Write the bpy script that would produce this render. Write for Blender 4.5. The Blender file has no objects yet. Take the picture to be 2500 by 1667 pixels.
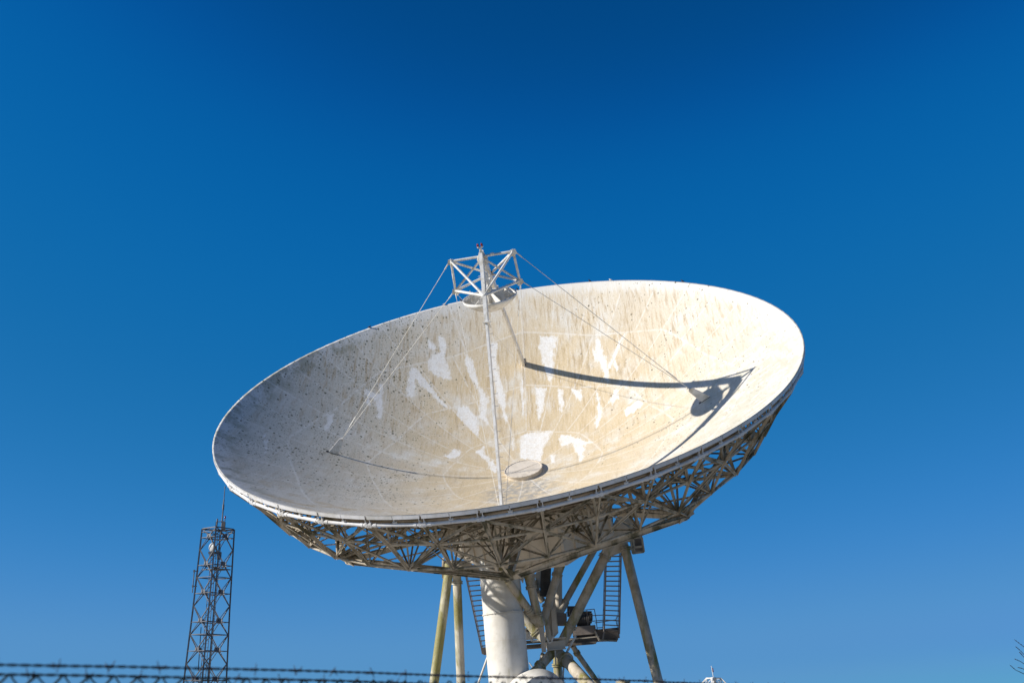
import bpy, math, random
import numpy as np
from mathutils import Vector, Matrix
random.seed(11)
S = bpy.context.scene
COL = S.collection
R_ = math.radians
# ------------------------------------------------------------------ camera
CAM = Vector((0, 0, 1.7)); PITCH = R_(18.4); FPX = 2600.0
FWD = Vector((0, math.cos(PITCH), math.sin(PITCH))); UPV = Vector((0, -math.sin(PITCH), math.cos(PITCH)))
cd = bpy.data.cameras.new('camera'); co = bpy.data.objects.new('camera', cd); COL.objects.link(co)
co.location = CAM; co.rotation_euler = (math.pi/2 + PITCH, 0, 0)
cd.sensor_width = 36; cd.lens = FPX/2500*36; cd.clip_end = 6000; cd.clip_start = .05
cd.dof.use_dof = True; cd.dof.focus_distance = 50; cd.dof.aperture_fstop = 3.8
S.camera = co
def ray(px, py):
    return FWD + Vector((1, 0, 0))*((px-1250)/FPX) - UPV*((py-833.5)/FPX)
def at(px, py, Y):
    "survey point: where the sight line through this spot of the photograph crosses the vertical plane y = Y"
    v = ray(px, py); return CAM + v*(Y/v.y)
# ------------------------------------------------------------------ dish frame
C0 = Vector((-.406, 52.639, 17.609)); AZ, EL, DEP = -.293, .908, 5.859
NV = Vector((math.cos(EL)*math.sin(AZ), -math.cos(EL)*math.cos(AZ), math.sin(EL)))
e1 = Vector((0, -1, 0)); e1 = (e1 - NV*e1.dot(NV)).normalized(); e2 = NV.cross(e1)
ps = R_(-11.0)
LX = e1*math.cos(ps) + e2*math.sin(ps); LY = -e1*math.sin(ps) + e2*math.cos(ps)
VX = C0 - NV*DEP
MD = Matrix(((LX.x, LY.x, NV.x, VX.x), (LX.y, LY.y, NV.y, VX.y), (LX.z, LY.z, NV.z, VX.z), (0, 0, 0, 1)))
RD = 15.0; KP = DEP/RD**2
I4 = Matrix.Identity(4)
# ------------------------------------------------------------------ mesh building
def perp(d):
    a = Vector((0, 0, 1)) if abs(d.z) < .9 else Vector((1, 0, 0))
    u = d.cross(a).normalized(); return u, d.cross(u).normalized()
class MB:
    def __init__(s): s.v = []; s.f = []; s.sm = []; s.mi = []; s.cur = 0
    def face(s, idx, smooth=False): s.f.append(tuple(idx)); s.sm.append(smooth); s.mi.append(s.cur)
    def add(s, pts):
        b = len(s.v); s.v += [tuple(p) for p in pts]; return b
    def tube(s, a, b, r, n=8, r2=None, caps=True):
        a, b = Vector(a), Vector(b); d = b-a
        if d.length < 1e-6: return
        d.normalize(); u, w = perp(d); r2 = r if r2 is None else r2
        cs = [(math.cos(2*math.pi*i/n), math.sin(2*math.pi*i/n)) for i in range(n)]
        A = [a + u*(r*c) + w*(r*t) for c, t in cs]; B = [b + u*(r2*c) + w*(r2*t) for c, t in cs]
        o = s.add(A+B)
        for i in range(n):
            j = (i+1) % n; s.face((o+i, o+j, o+n+j, o+n+i)[::-1], True)
        if caps:
            o = s.add(A+B); s.face([o+i for i in range(n)]); s.face([o+n+i for i in range(n)][::-1])
    def path(s, pts, r, n=6):
        for a, b in zip(pts[:-1], pts[1:]): s.tube(a, b, r, n)
    def beam(s, a, b, w, h, up=(0, 0, 1)):
        "box bar from a to b, h along up, w across"
        a, b = Vector(a), Vector(b); d = (b-a).normalized(); up = Vector(up)
        x = d.cross(up)
        if x.length < 1e-4: x = d.cross(Vector((1, 0, 0)))
        x.normalize(); z = x.cross(d).normalized()
        P = []
        for q in (a, b):
            for sx, sz in ((-1, -1), (1, -1), (1, 1), (-1, 1)): P.append(q + x*(sx*w/2) + z*(sz*h/2))
        o = s.add(P)
        for f in ((0, 1, 2, 3), (7, 6, 5, 4), (0, 4, 5, 1), (1, 5, 6, 2), (2, 6, 7, 3), (3, 7, 4, 0)): s.face([o+i for i in f])
    def angle(s, a, b, w, t, up=(0, 0, 1)):
        "L section"
        a, b = Vector(a), Vector(b); d = (b-a).normalized(); up = Vector(up); x = d.cross(up)
        if x.length < 1e-4: x = d.cross(Vector((1, 0, 0)))
        x.normalize(); z = x.cross(d).normalized()
        s.beam(a+z*(w/2), b+z*(w/2), t, w, z); s.beam(a+x*(w/2+t/2), b+x*(w/2+t/2), w, t, z)
    def box(s, c, sx, sy, sz, M=None):
        c = Vector(c); P = []
        for dx in (-1, 1):
            for dy in (-1, 1):
                for dz in (-1, 1):
                    q = Vector((dx*sx/2, dy*sy/2, dz*sz/2)); P.append(c + (M @ q if M else q))
        o = s.add(P)
        for f in ((0, 1, 3, 2), (4, 6, 7, 5), (0, 4, 5, 1), (2, 3, 7, 6), (0, 2, 6, 4), (1, 5, 7, 3)): s.face([o+i for i in f])
    def plate(s, pts, t):
        "flat polygon given thickness"
        pts = [Vector(p) for p in pts]; nn = Vector((0, 0, 0))
        for i in range(len(pts)): nn += (pts[i]-pts[0]).cross(pts[(i+1) % len(pts)]-pts[0])
        nn.normalize(); n = len(pts)
        o = s.add([p + nn*(t/2) for p in pts] + [p - nn*(t/2) for p in pts])
        s.face([o+i for i in range(n)]); s.face([o+n+i for i in range(n)][::-1])
        for i in range(n):
            j = (i+1) % n; s.face((o+j, o+i, o+n+i, o+n+j))
    def flange(s, c, d, r, t, n=20, bolts=10):
        c, d = Vector(c), Vector(d).normalized()
        s.tube(c-d*t/2, c+d*t/2, r, n)
        u, w = perp(d)
        for i in range(bolts):
            a = 2*math.pi*i/bolts; q = c + (u*math.cos(a)+w*math.sin(a))*(r*.88)
            s.tube(q-d*(t*.9), q+d*(t*.9), r*.07, 6)
    def lathe(s, prof, M=I4, n=48, smooth=True, close=False):
        "profile of (r, z) swept about local z"
        o = len(s.v)
        for r, z in prof:
            for i in range(n):
                a = 2*math.pi*i/n; s.v.append(tuple(M @ Vector((r*math.cos(a), r*math.sin(a), z))))
        m = len(prof)
        for k in range(m if close else m-1):
            k2 = (k+1) % m
            for i in range(n):
                j = (i+1) % n; s.face((o+k*n+i, o+k*n+j, o+k2*n+j, o+k2*n+i), smooth)
    def build(s, name, mats, parent=None, M=I4, world=None):
        me = bpy.data.meshes.new(name); me.from_pydata(s.v, [], s.f)
        me.polygons.foreach_set('use_smooth', s.sm)
        for m in (mats if isinstance(mats, (list, tuple)) else [mats]): me.materials.append(m)
        if any(s.mi): me.polygons.foreach_set('material_index', s.mi)
        me.update()
        o = bpy.data.objects.new(name, me); COL.objects.link(o); place(o, parent, M)
        return o
WM = {}
def place(o, parent, M):
    WM[o.name] = M
    if parent is not None:
        o.parent = parent; o.matrix_basis = WM[parent.name].inverted() @ M
    else: o.matrix_basis = M
def thing(name, label, cat, loc, group=None):
    o = bpy.data.objects.new(name, None); COL.objects.link(o); o.empty_display_size = .3
    place(o, None, Matrix.Translation(Vector(loc))); tag(o, label, cat, group); return o
def tag(o, label, cat, group=None):
    o['label'] = label; o['category'] = cat
    if group: o['group'] = group
# ------------------------------------------------------------------ node helper
class NT:
    def __init__(s, name, rough=.7, spec=.3):
        s.m = bpy.data.materials.new(name); s.m.use_nodes = True; s.t = s.m.node_tree; s.t.nodes.clear()
        s.out = s.n('ShaderNodeOutputMaterial'); s.b = s.n('ShaderNodeBsdfPrincipled')
        s.b.inputs['Roughness'].default_value = rough
        s.b.inputs['Specular IOR Level'].default_value = spec
        s.l(s.b.outputs[0], s.out.inputs[0]); s.tc = s.n('ShaderNodeTexCoord')
    def n(s, t, **k):
        x = s.t.nodes.new(t)
        for a, b in k.items(): setattr(x, a, b)
        return x
    def l(s, a, b): s.t.links.new(a, b)
    def put(s, sock, v):
        if isinstance(v, bpy.types.NodeSocket): s.l(v, sock)
        else: sock.default_value = v
    def math(s, op, a, b=0, c=0, clamp=False):
        x = s.n('ShaderNodeMath', operation=op, use_clamp=clamp)
        s.put(x.inputs[0], a); s.put(x.inputs[1], b); s.put(x.inputs[2], c); return x.outputs[0]
    def mapv(s, v, scale=(1, 1, 1), rot=(0, 0, 0), loc=(0, 0, 0)):
        x = s.n('ShaderNodeMapping'); s.l(v, x.inputs[0])
        x.inputs['Scale'].default_value = scale; x.inputs['Rotation'].default_value = rot; x.inputs['Location'].default_value = loc; return x.outputs[0]
    def noise(s, v, scale, det=4, rough=.55, dist=0):
        x = s.n('ShaderNodeTexNoise'); s.l(v, x.inputs['Vector']); x.inputs['Scale'].default_value = scale
        x.inputs['Detail'].default_value = det; x.inputs['Roughness'].default_value = rough; x.inputs['Distortion'].default_value = dist; return x.outputs[0]
    def smooth(s, v, lo, hi, a=0., b=1.):
        x = s.n('ShaderNodeMapRange', interpolation_type='SMOOTHSTEP'); s.put(x.inputs['Value'], v)
        x.inputs['From Min'].default_value = lo; x.inputs['From Max'].default_value = hi
        x.inputs['To Min'].default_value = a; x.inputs['To Max'].default_value = b; return x.outputs[0]
    def mix(s, f, a, b):
        x = s.n('ShaderNodeMix', data_type='RGBA'); s.put(x.inputs[0], f)
        for q, v in ((x.inputs[6], a), (x.inputs[7], b)):
            if isinstance(v, bpy.types.NodeSocket): s.l(v, q)
            else: q.default_value = (*v, 1)
        return x.outputs[2]
    def color(s, c): 
        if isinstance(c, bpy.types.NodeSocket): s.l(c, s.b.inputs['Base Color'])
        else: s.b.inputs['Base Color'].default_value = (*c, 1)
    def bump(s, h, st=.3, d=.02):
        x = s.n('ShaderNodeBump'); s.put(x.inputs['Height'], h); x.inputs['Strength'].default_value = st; x.inputs['Distance'].default_value = d
        s.l(x.outputs[0], s.b.inputs['Normal'])
def paint(name, base, dirt, rust=0., algae=0., rough=.6, scale=1., acol=(.19, .17, .018)):
    t = NT(name, rough); P = t.tc.outputs['Object']
    g = t.noise(P, 1.3*scale, 6, .6); c = t.mix(t.smooth(g, .42, .72), base, dirt)
    st = t.noise(t.mapv(P, (2.4, 2.4, .35)), 2.5*scale, 5, .6); c = t.mix(t.smooth(st, .52, .75, 0, .55), c, dirt)
    sp = t.noise(P, 22*scale, 3, .6); c = t.mix(t.smooth(sp, .62, .74, 0, .35), c, tuple(x*.45 for x in dirt))
    if rust:
        q = t.noise(t.mapv(P, (3, 3, .5)), 3.1*scale, 5, .7); c = t.mix(t.smooth(q, .62, .70, 0, rust), c, (.22, .075, .03))
    if algae:
        q = t.noise(t.mapv(P, (1, 1, .22)), 1.6*scale, 6, .65); q2 = t.noise(P, 30, 3, .7)
        f = t.math('MULTIPLY', t.smooth(q, .62-algae*.32, .80-algae*.32), t.smooth(q2, .25, .6, .6, 1.))
        c = t.mix(t.math('MULTIPLY', f, .9), c, acol)
    t.color(c); t.bump(t.noise(P, 14*scale, 4), .12, .01); return t.m
PATCH = [[(-1163,-590),(-1131,-548),(-1104,-543),(-1099,-577)],[(-1194,-526),(-1184,-487),(-1100,-482),(-1033,-488),(-898,-443),(-872,-446),(-885,-480),(-900,-525),(-934,-579),(-1002,-589),(-1054,-561),(-1071,-535),(-1088,-516),(-1143,-525)],[(-934,-690),(-950,-661),(-841,-582),(-663,-462),(-656,-476),(-777,-585),(-849,-656),(-775,-658),(-686,-663),(-712,-697),(-840,-696)],[(-700,-928),(-668,-879),(-678,-851),(-763,-859),(-759,-838),(-480,-813),(-462,-829),(-604,-865),(-638,-897),(-556,-898),(-573,-914)],[(-363,-1084),(-390,-1061),(-303,-1051),(-211,-1062),(-216,-1076)],[(-3,-1340),(-14,-1330),(57,-1283),(291,-1227),(321,-1249),(88,-1325)],[(-1083,-363),(-1059,-332),(-861,-284),(-732,-221),(-611,-239),(-511,-220),(-577,-260),(-578,-282),(-422,-277),(-496,-335),(-599,-400),(-656,-403),(-686,-345),(-636,-328),(-590,-289),(-635,-266),(-756,-274),(-902,-322),(-1001,-362)],[(-1149,-201),(-1156,-161),(-1034,-170),(-799,-139),(-744,-123),(-635,-128),(-552,-111),(-518,-118),(-613,-135),(-751,-183),(-793,-177),(-958,-197),(-1056,-209)],[(-204,-446),(-291,-399),(-266,-354),(-210,-370),(-194,-411)],[(-266,-277),(-318,-238),(-251,-233),(-192,-194),(-114,-153),(-24,-146),(-57,-176),(-165,-213)],[(-1159,109),(-1133,211),(-1076,212),(-1045,187),(-940,179),(-802,160),(-829,138),(-978,110),(-1059,97),(-1090,86),(-1103,111)],[(-1033,460),(-994,481),(-866,497),(-756,506),(-628,496),(-704,480),(-841,464),(-852,441),(-912,421),(-973,440)],[(-952,605),(-968,630),(-841,566),(-763,514),(-787,508)],[(-819,548),(-744,567),(-716,558),(-782,538)],[(-786,60),(-764,125),(-643,109),(-500,80),(-597,68),(-710,64)],[(-736,201),(-724,220),(-615,230),(-541,210),(-568,199)],[(-702,281),(-678,337),(-608,332),(-584,320),(-646,295)],[(-633,424),(-506,442),(-381,443),(-302,408),(-355,398),(-443,422)],[(-582,536),(-573,550),(-492,547),(-455,508),(-512,495)],[(-366,565),(-390,655),(-329,681),(-308,658),(-290,577)],[(-393,-31),(-410,27),(-391,152),(-238,97),(-97,89),(-177,-29)],[(-335,196),(-317,240),(-248,299),(-164,372),(-160,329),(-39,327),(15,311),(-110,287),(-224,263),(-217,220),(-216,191)],[(-150,143),(-148,165),(-58,164),(-58,147)],[(-390,-82),(-374,-67),(-269,-66),(-258,-76)],[(-916,-23),(-915,-15),(-661,-12),(-524,-17),(-663,-24)]]
SKY = (1.0, 0.0, 1.0); SUN = 3.75; EXPO = 0.72
SKYC = (((0, 0), (.062, .0008), (.09, .003), (.14, .012), (.43, .085), (.67, .10), (.95, .15), (1.4, 1.0)), ((0, 0), (.105, .063), (.142, .120), (.22, .160), (.57, .28), (.8, .31), (1.0, .42), (1.4, 1.0)), ((0, 0), (.19, .225), (.255, .385), (.38, .44), (.6, .575), (.75, .61), (.95, .74), (1.4, 1.1)))
# ------------------------------------------------------------------ materials
def dish_material():
    t = NT('weathered_reflector_paint', .55, .25); P = t.tc.outputs['Object']
    sx = t.n('ShaderNodeSeparateXYZ'); t.l(P, sx.inputs[0]); x, y = sx.outputs[0], sx.outputs[1]
    r = t.math('SQRT', t.math('ADD', t.math('MULTIPLY', x, x), t.math('MULTIPLY', y, y)))
    th = t.math('ARCTAN2', y, x)
    P2 = t.mapv(P, (1, 1, 0))
    def fold(step, ph=0.5):      # distance to the nearest multiple of step, in steps (0..0.5)
        f = t.math('FRACT', t.math('ADD', t.math('DIVIDE', th, R_(step)), ph)); return t.math('ABSOLUTE', t.math('SUBTRACT', f, .5))
    dv = t.math('POWER', t.math('SUBTRACT', 1, t.math('MULTIPLY', fold(45), 2)), 1.4)
    ro = t.math('ADD', 11.45, t.math('MULTIPLY', dv, .65)); ri = t.math('ADD', 7.72, t.math('MULTIPLY', dv, .48)); rc = t.math('ADD', 4.1, t.math('MULTIPLY', dv, .2))
    wn = t.noise(P2, 3.0, 4, .6)
    def line(d, w=.05): return t.smooth(d, w*.45, w*1.25, 1., 0.)
    def band(rr, w): return line(t.math('ABSOLUTE', t.math('SUBTRACT', r, rr)), w)
    gt = lambda a, b: t.math('GREATER_THAN', a, b)
    lt = lambda a, b: t.math('LESS_THAN', a, b)
    def radial(step, w): return line(t.math('MULTIPLY', t.math('MULTIPLY', fold(step), R_(step)), r), w)
    mul = lambda a, b: t.math('MULTIPLY', a, b)
    L = t.math('MAXIMUM', band(ro, .07), band(ri, .065)); L = t.math('MAXIMUM', L, band(rc, .055))
    L = t.math('MAXIMUM', L, mul(radial(9, .06), gt(r, ro)))
    L = t.math('MAXIMUM', L, mul(radial(11.25, .05), mul(gt(r, ri), lt(r, ro))))
    L = t.math('MAXIMUM', L, mul(radial(11.25, .045), mul(gt(r, rc), lt(r, ri))))
    L = t.math('MAXIMUM', L, mul(radial(22.5, .045), lt(r, rc)))
    L = mul(L, t.smooth(wn, .30, .62, .12, .9))
    # ground tone: chalky white, ochre lichen bloom, grey grime
    big = t.noise(P2, .22, 4, .6); med = t.noise(P2, .9, 6, .65)
    white = (.72, .695, .64); tan = (.63, .50, .315); grey = (.55, .535, .475)
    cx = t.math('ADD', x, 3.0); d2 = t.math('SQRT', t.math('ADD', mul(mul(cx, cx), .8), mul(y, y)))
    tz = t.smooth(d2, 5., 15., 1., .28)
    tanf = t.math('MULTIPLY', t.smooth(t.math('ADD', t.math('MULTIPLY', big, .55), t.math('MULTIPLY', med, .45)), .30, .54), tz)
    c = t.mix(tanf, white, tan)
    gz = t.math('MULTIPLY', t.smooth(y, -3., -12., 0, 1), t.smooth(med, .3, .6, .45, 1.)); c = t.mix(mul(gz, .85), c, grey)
    # runs down the slope of the bowl
    s1 = t.noise(t.mapv(P, (.42, 3.6, .42)), 1.5, 6, .62); s2 = t.noise(t.mapv(P, (.8, 9., .8)), 1.6, 4, .6)
    back = t.smooth(x, 0, -8, .35, 1)
    c = t.mix(mul(mul(t.smooth(s1, .48, .68), back), .72), c, (.41, .285, .14))
    c = t.mix(mul(mul(t.smooth(s2, .52, .68), back), .5), c, (.77, .74, .69))
    c = t.mix(mul(t.smooth(s1, .62, .74), .38), c, (.24, .22, .18))
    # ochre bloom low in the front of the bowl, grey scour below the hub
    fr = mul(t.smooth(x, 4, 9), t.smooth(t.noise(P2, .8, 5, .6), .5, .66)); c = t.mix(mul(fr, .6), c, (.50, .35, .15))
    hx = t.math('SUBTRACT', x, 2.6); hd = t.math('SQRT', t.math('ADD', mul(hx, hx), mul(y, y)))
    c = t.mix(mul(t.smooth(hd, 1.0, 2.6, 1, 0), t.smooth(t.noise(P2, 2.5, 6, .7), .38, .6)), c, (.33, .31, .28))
    # each panel weathers a little differently
    wnz = t.n('ShaderNodeTexWhiteNoise', noise_dimensions='3D'); cb = t.n('ShaderNodeCombineXYZ')
    t.l(t.math('FLOOR', t.math('DIVIDE', th, R_(9))), cb.inputs[0]); t.l(t.math('ADD', gt(r, ro), gt(r, ri)), cb.inputs[1]); t.l(cb.outputs[0], wnz.inputs[0])
    c = t.mix(t.math('MULTIPLY', wnz.outputs[0], .20), c, (.42, .36, .28))
    # fine speckle
    sp = t.noise(P2, 11, 5, .75); c = t.mix(t.smooth(sp, .50, .68, 0, .5), c, (.34, .29, .21)); c = t.mix(t.smooth(sp, .46, .30, 0, .5), c, (.78, .755, .71))
    # clean band near the lip, with ragged inner edge
    rimn = t.noise(t.mapv(P, (.6, 5, .6)), 1.3, 4, .6)
    rb = t.smooth(t.math('ADD', r, t.math('MULTIPLY', t.math('SUBTRACT', rimn, .5), 1.6)), 14.1, 14.75); c = t.mix(mul(rb, .75), c, (.72, .70, .66))
    # green grime just inside the lip at the left
    lg = mul(mul(t.smooth(y, -7, -11), t.smooth(r, 13.2, 14.6)), t.smooth(t.noise(P2, .9, 5, .65), .45, .62)); c = t.mix(mul(lg, .5), c, (.17, .16, .07))
    # pale repaired seams
    c = t.mix(mul(L, .48), c, (.80, .78, .74))
    # lichen dots
    def dots(c, sc, rad, zone, col, amt):
        vo = t.n('ShaderNodeTexVoronoi', voronoi_dimensions='2D'); t.l(t.mapv(P2, (1, 1.25, 0)), vo.inputs['Vector']); vo.inputs['Scale'].default_value = sc; vo.inputs['Randomness'].default_value = 1
        cs = t.n('ShaderNodeSeparateColor'); t.l(vo.outputs['Color'], cs.inputs[0])
        keep = lt(cs.outputs[0], zone); rr = t.math('MULTIPLY', t.math('ADD', .28, t.math('MULTIPLY', t.math('POWER', cs.outputs[1], 1.6), 1.05)), rad)
        dd = t.math('ADD', vo.outputs['Distance'], t.math('MULTIPLY', t.math('SUBTRACT', sp, .5), rad*.9))
        m = t.smooth(t.math('DIVIDE', dd, rr), .7, 1.1, 1., 0.)
        return t.mix(mul(mul(m, keep), t.math('ADD', amt*.6, t.math('MULTIPLY', cs.outputs[2], amt*.4))), c, col)
    cl = t.smooth(t.noise(P2, .33, 4, .6), .40, .62)
    cl2 = t.smooth(t.noise(t.mapv(P2, (1, 1, 1), loc=(9, 4, 0)), .45, 4, .6), .44, .62)
    zl = mul(t.smooth(y, -2.5, -8.5), t.math('ADD', .25, mul(cl, .75)))
    zr = mul(t.smooth(y, 1.5, 8.5), t.math('ADD', .06, mul(cl2, .42)))
    nf = t.smooth(x, 7.5, 3.5, .12, 1.)
    c = dots(c, 2.7, .17, mul(zl, nf), (.055, .06, .028), .95)
    c = dots(c, 4.2, .20, mul(mul(zl, .7), nf), (.10, .10, .05), .85)
    c = dots(c, 6.5, .24, mul(mul(zl, .75), nf), (.17, .17, .105), .7)
    c = dots(c, 10.5, .28, mul(zl, .6), (.22, .21, .15), .6)
    c = dots(c, 2.2, .14, zr, (.12, .10, .06), .9)
    c = dots(c, 3.6, .17, mul(zr, .8), (.14, .12, .075), .8)
    c = dots(c, 6.0, .22, mul(zr, .6), (.30, .26, .18), .6)
    # pale green film and white rings low on the right
    zf = mul(t.smooth(y, 7.5, 11), t.smooth(x, -6, 2)); c = t.mix(mul(mul(zf, t.smooth(med, .42, .58)), .55), c, (.47, .46, .36))
    c = t.mix(mul(zf, t.smooth(t.noise(t.mapv(P, (1, .7, 0)), 2.3, 4, .7), .55, .62, 0, .8)), c, (.72, .71, .67))
    # scraped bare patches (survey outlines kept in the mesh attribute)
    at_ = t.n('ShaderNodeAttribute', attribute_name='patch'); en = t.noise(t.mapv(P, (.7, 2.0, .7)), 2.6, 7, .68)
    m = t.smooth(t.math('ADD', at_.outputs['Fac'], t.math('MULTIPLY', t.math('SUBTRACT', en, .5), 1.15)), .42, .68)
    pv = t.smooth(t.noise(P2, 3.2, 6, .7), .36, .66, .95, .62); c = t.mix(mul(m, pv), c, t.mix(t.smooth(sp, .4, .65), (.84, .825, .80), (.70, .68, .645)))
    t.color(c)
    t.bump(t.math('ADD', t.math('MULTIPLY', sp, .4), t.math('MULTIPLY', L, .6)), .25, .01)
    return t.m
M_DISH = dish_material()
M_RIM = paint('white_rim_paint', (.74, .73, .74), (.55, .53, .50), .15, rough=.45)
M_TRUSS = paint('beige_truss_paint', (.55, .485, .395), (.33, .275, .20), .4, .5, rough=.65, acol=(.055, .055, .018))
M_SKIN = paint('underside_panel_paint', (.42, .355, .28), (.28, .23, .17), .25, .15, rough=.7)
M_HUB = paint('cream_cover_paint', (.66, .585, .49), (.55, .48, .395), .1, rough=.55, scale=2)
M_WALL = paint('beige_steel_plate', (.60, .53, .44), (.49, .425, .34), .12, .05, rough=.65, scale=.5)
M_COL = paint('cream_column_paint', (.72, .69, .64), (.58, .545, .48), .10, .14, rough=.5, scale=.6)
M_LEG0 = paint('heavily_algae_stained_tube', (.64, .60, .50), (.46, .42, .28), .1, 1.0, rough=.65, scale=.7)
M_LEG = paint('algae_stained_tube', (.64, .60, .52), (.46, .42, .33), .15, .62, rough=.65, scale=.8)
M_LEG2 = paint('dirty_tube', (.52, .46, .38), (.30, .255, .18), .2, .5, rough=.65)
M_FEED = paint('white_feed_paint', (.76, .74, .71), (.50, .46, .38), .2, .0, rough=.5, scale=2)
M_CABLE = paint('cable_steel', (.76, .73, .67), (.55, .51, .45), rough=.5)
M_STAIR = paint('brown_stair_paint', (.30, .255, .225), (.17, .14, .12), .3, rough=.6)
M_DECK = paint('shaded_deck_paint', (.16, .135, .115), (.09, .075, .065), .2, rough=.7)  # shadow under the deck put into the colour, darker than the stairs
M_DARK = paint('dark_machinery', (.115, .108, .105), (.06, .055, .052), .1, rough=.5)
M_GALV = paint('galvanised_steel', (.14, .15, .175), (.07, .073, .085), .04, rough=.55, scale=1.5)
M_BLACK = paint('black_fitting', (.025, .025, .028), (.015, .015, .016), rough=.5)
M_DRUM = paint('pale_antenna_cover', (.52, .52, .52), (.42, .42, .41), rough=.4)
def lens(name, col):
    t = NT(name, .15, .5); t.color(col); t.b.inputs['Transmission Weight'].default_value = .25; return t.m
M_RED = lens('red_lamp_glass', (.30, .008, .02))
M_WIRE = paint('rusty_barbed_wire', (.028, .026, .036), (.03, .02, .022), .2, rough=.6)
M_MESH = paint('green_coated_mesh', (.018, .035, .036), (.06, .075, .07), rough=.45, scale=3)
M_POST = paint('weathered_post', (.42, .35, .22), (.24, .20, .12), .0, .2, rough=.8, scale=4)
M_CONC = paint('concrete', (.40, .385, .35), (.28, .265, .235), rough=.85)

# ------------------------------------------------------------------ ground
def ground():
    t = NT('dry_grass_ground', .95, .1); P = t.tc.outputs['Object']
    a = t.noise(P, .05, 5, .6); b = t.noise(P, 1.4, 6, .7); c = t.mix(t.smooth(a, .4, .6), (.27, .245, .145), (.36, .31, .22))
    c = t.mix(t.smooth(b, .45, .7), c, (.19, .195, .10)); t.color(c); t.bump(b, .6, .08)
    m = MB(); m.face([m.add([(-3000, -3000, 0), (3000, -3000, 0), (3000, 3000, 0), (-3000, 3000, 0)])+i for i in range(4)])
    g = m.build('ground', t.m); g['kind'] = 'structure'
    g['label'] = 'dry grassy ground of the antenna site below the fence'
    t2 = NT('gravel_yard', .95, .1); P = t2.tc.outputs['Object']; t2.color(t2.mix(t2.smooth(t2.noise(P, 9, 6, .75), .4, .65), (.52, .475, .41), (.38, .345, .29)))
    m = MB(); m.lathe([(0.01, .004), (26, .004)], Matrix.Translation((1.5, 54, 0)), 64, False)
    y = m.build('gravel_yard', t2.m); y['kind'] = 'structure'; y['label'] = 'pale gravel yard around the big dish antenna'
ground()

# ------------------------------------------------------------------ the dish antenna
ROOT = thing('dish_antenna', 'giant weathered white dish antenna tilted skyward on a steel lattice mount', 'antenna', (1.5, 54, 0))
def D(r, deg, z): a = R_(deg); return Vector((r*math.cos(a), r*math.sin(a), z))
PB = 8.12e-6; PA = (DEP+50625*PB)/225      # bowl profile, a touch flatter towards the lip
def surf(r): return PA*r*r - PB*r**4
def slope(r): return 2*PA*r - 4*PB*r**3
def reflector():
    NA, NR = 720, 190
    rs = np.linspace(.25, RD, NR); th = np.linspace(0, 2*np.pi, NA, endpoint=False)
    Rr, Tt = np.meshgrid(rs, th, indexing='ij'); X = Rr*np.cos(Tt); Y = Rr*np.sin(Tt); Z = surf(Rr)
    top = np.stack([X.ravel(), Y.ravel(), Z.ravel()], -1)
    NB = 40; rb = np.linspace(.25, RD-.01, NB); ab = np.arange(0, NA, 6); na = len(ab)
    Rb, Tb = np.meshgrid(rb, th[ab], indexing='ij')
    bot = np.stack([(Rb*np.cos(Tb)).ravel(), (Rb*np.sin(Tb)).ravel(), (surf(Rb)-.09).ravel()], -1)
    f = []
    i, j = np.meshgrid(np.arange(NR-1), np.arange(NA), indexing='ij'); j2 = (j+1) % NA
    ft = np.stack([i*NA+j, (i+1)*NA+j, (i+1)*NA+j2, i*NA+j2], -1).reshape(-1, 4)
    o = len(top); i, j = np.meshgrid(np.arange(NB-1), np.arange(na), indexing='ij'); j2 = (j+1) % na
    fb = (np.stack([i*na+j, i*na+j2, (i+1)*na+j2, (i+1)*na+j], -1).reshape(-1, 4)) + o
    # lip between the two skins
    v = np.concatenate([top, bot]); lip = []
    for q in range(na):
        q2 = (q+1) % na; a0 = (NR-1)*NA + q*6
        ring = [(NR-1)*NA + ((q*6+k) % NA) for k in range(7)]
        lip.append(ring[::-1] + [o+(NB-1)*na+q, o+(NB-1)*na+q2])
    me = bpy.data.meshes.new('reflector'); me.from_pydata(v.tolist(), [], ft.tolist() + fb.tolist() + lip)
    sm = np.ones(len(me.polygons), bool); sm[len(ft)+len(fb):] = False; me.polygons.foreach_set('use_smooth', sm)
    mi = np.zeros(len(me.polygons), np.int32); mi[len(ft):len(ft)+len(fb)] = 1; mi[len(ft)+len(fb):] = 2; me.polygons.foreach_set('material_index', mi)
    val = np.zeros(len(v), np.float32)
    for pi, poly in enumerate(PATCH):
        p = np.array(poly, float)/100; w = .62 if pi in (5,) else 1.
        lo, hi = p.min(0)-.5, p.max(0)+.5
        sel = np.where((top[:, 0] > lo[0]) & (top[:, 0] < hi[0]) & (top[:, 1] > lo[1]) & (top[:, 1] < hi[1]))[0]
        q = top[sel, :2]; ins = np.zeros(len(q), bool); dist = np.full(len(q), 9.)
        for a in range(len(p)):
            A, B = p[a], p[(a+1) % len(p)]
            cr = ((A[1] > q[:, 1]) != (B[1] > q[:, 1])); xi = (B[0]-A[0])*(q[:, 1]-A[1])/(B[1]-A[1]+1e-9)+A[0]; ins ^= cr & (q[:, 0] < xi)
            d = B-A; tt = np.clip(((q-A)@d)/(d@d+1e-9), 0, 1); dist = np.minimum(dist, np.hypot(*(q-A-tt[:, None]*d).T))
        val[sel] = np.maximum(val[sel], w*np.clip(.56+np.where(ins, dist, -dist)/.62, 0, 1))
    atr = me.attributes.new('patch', 'FLOAT', 'POINT'); atr.data.foreach_set('value', val)
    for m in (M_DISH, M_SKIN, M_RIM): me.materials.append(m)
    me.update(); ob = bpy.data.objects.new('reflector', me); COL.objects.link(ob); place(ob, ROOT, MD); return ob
REF = reflector()
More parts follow.
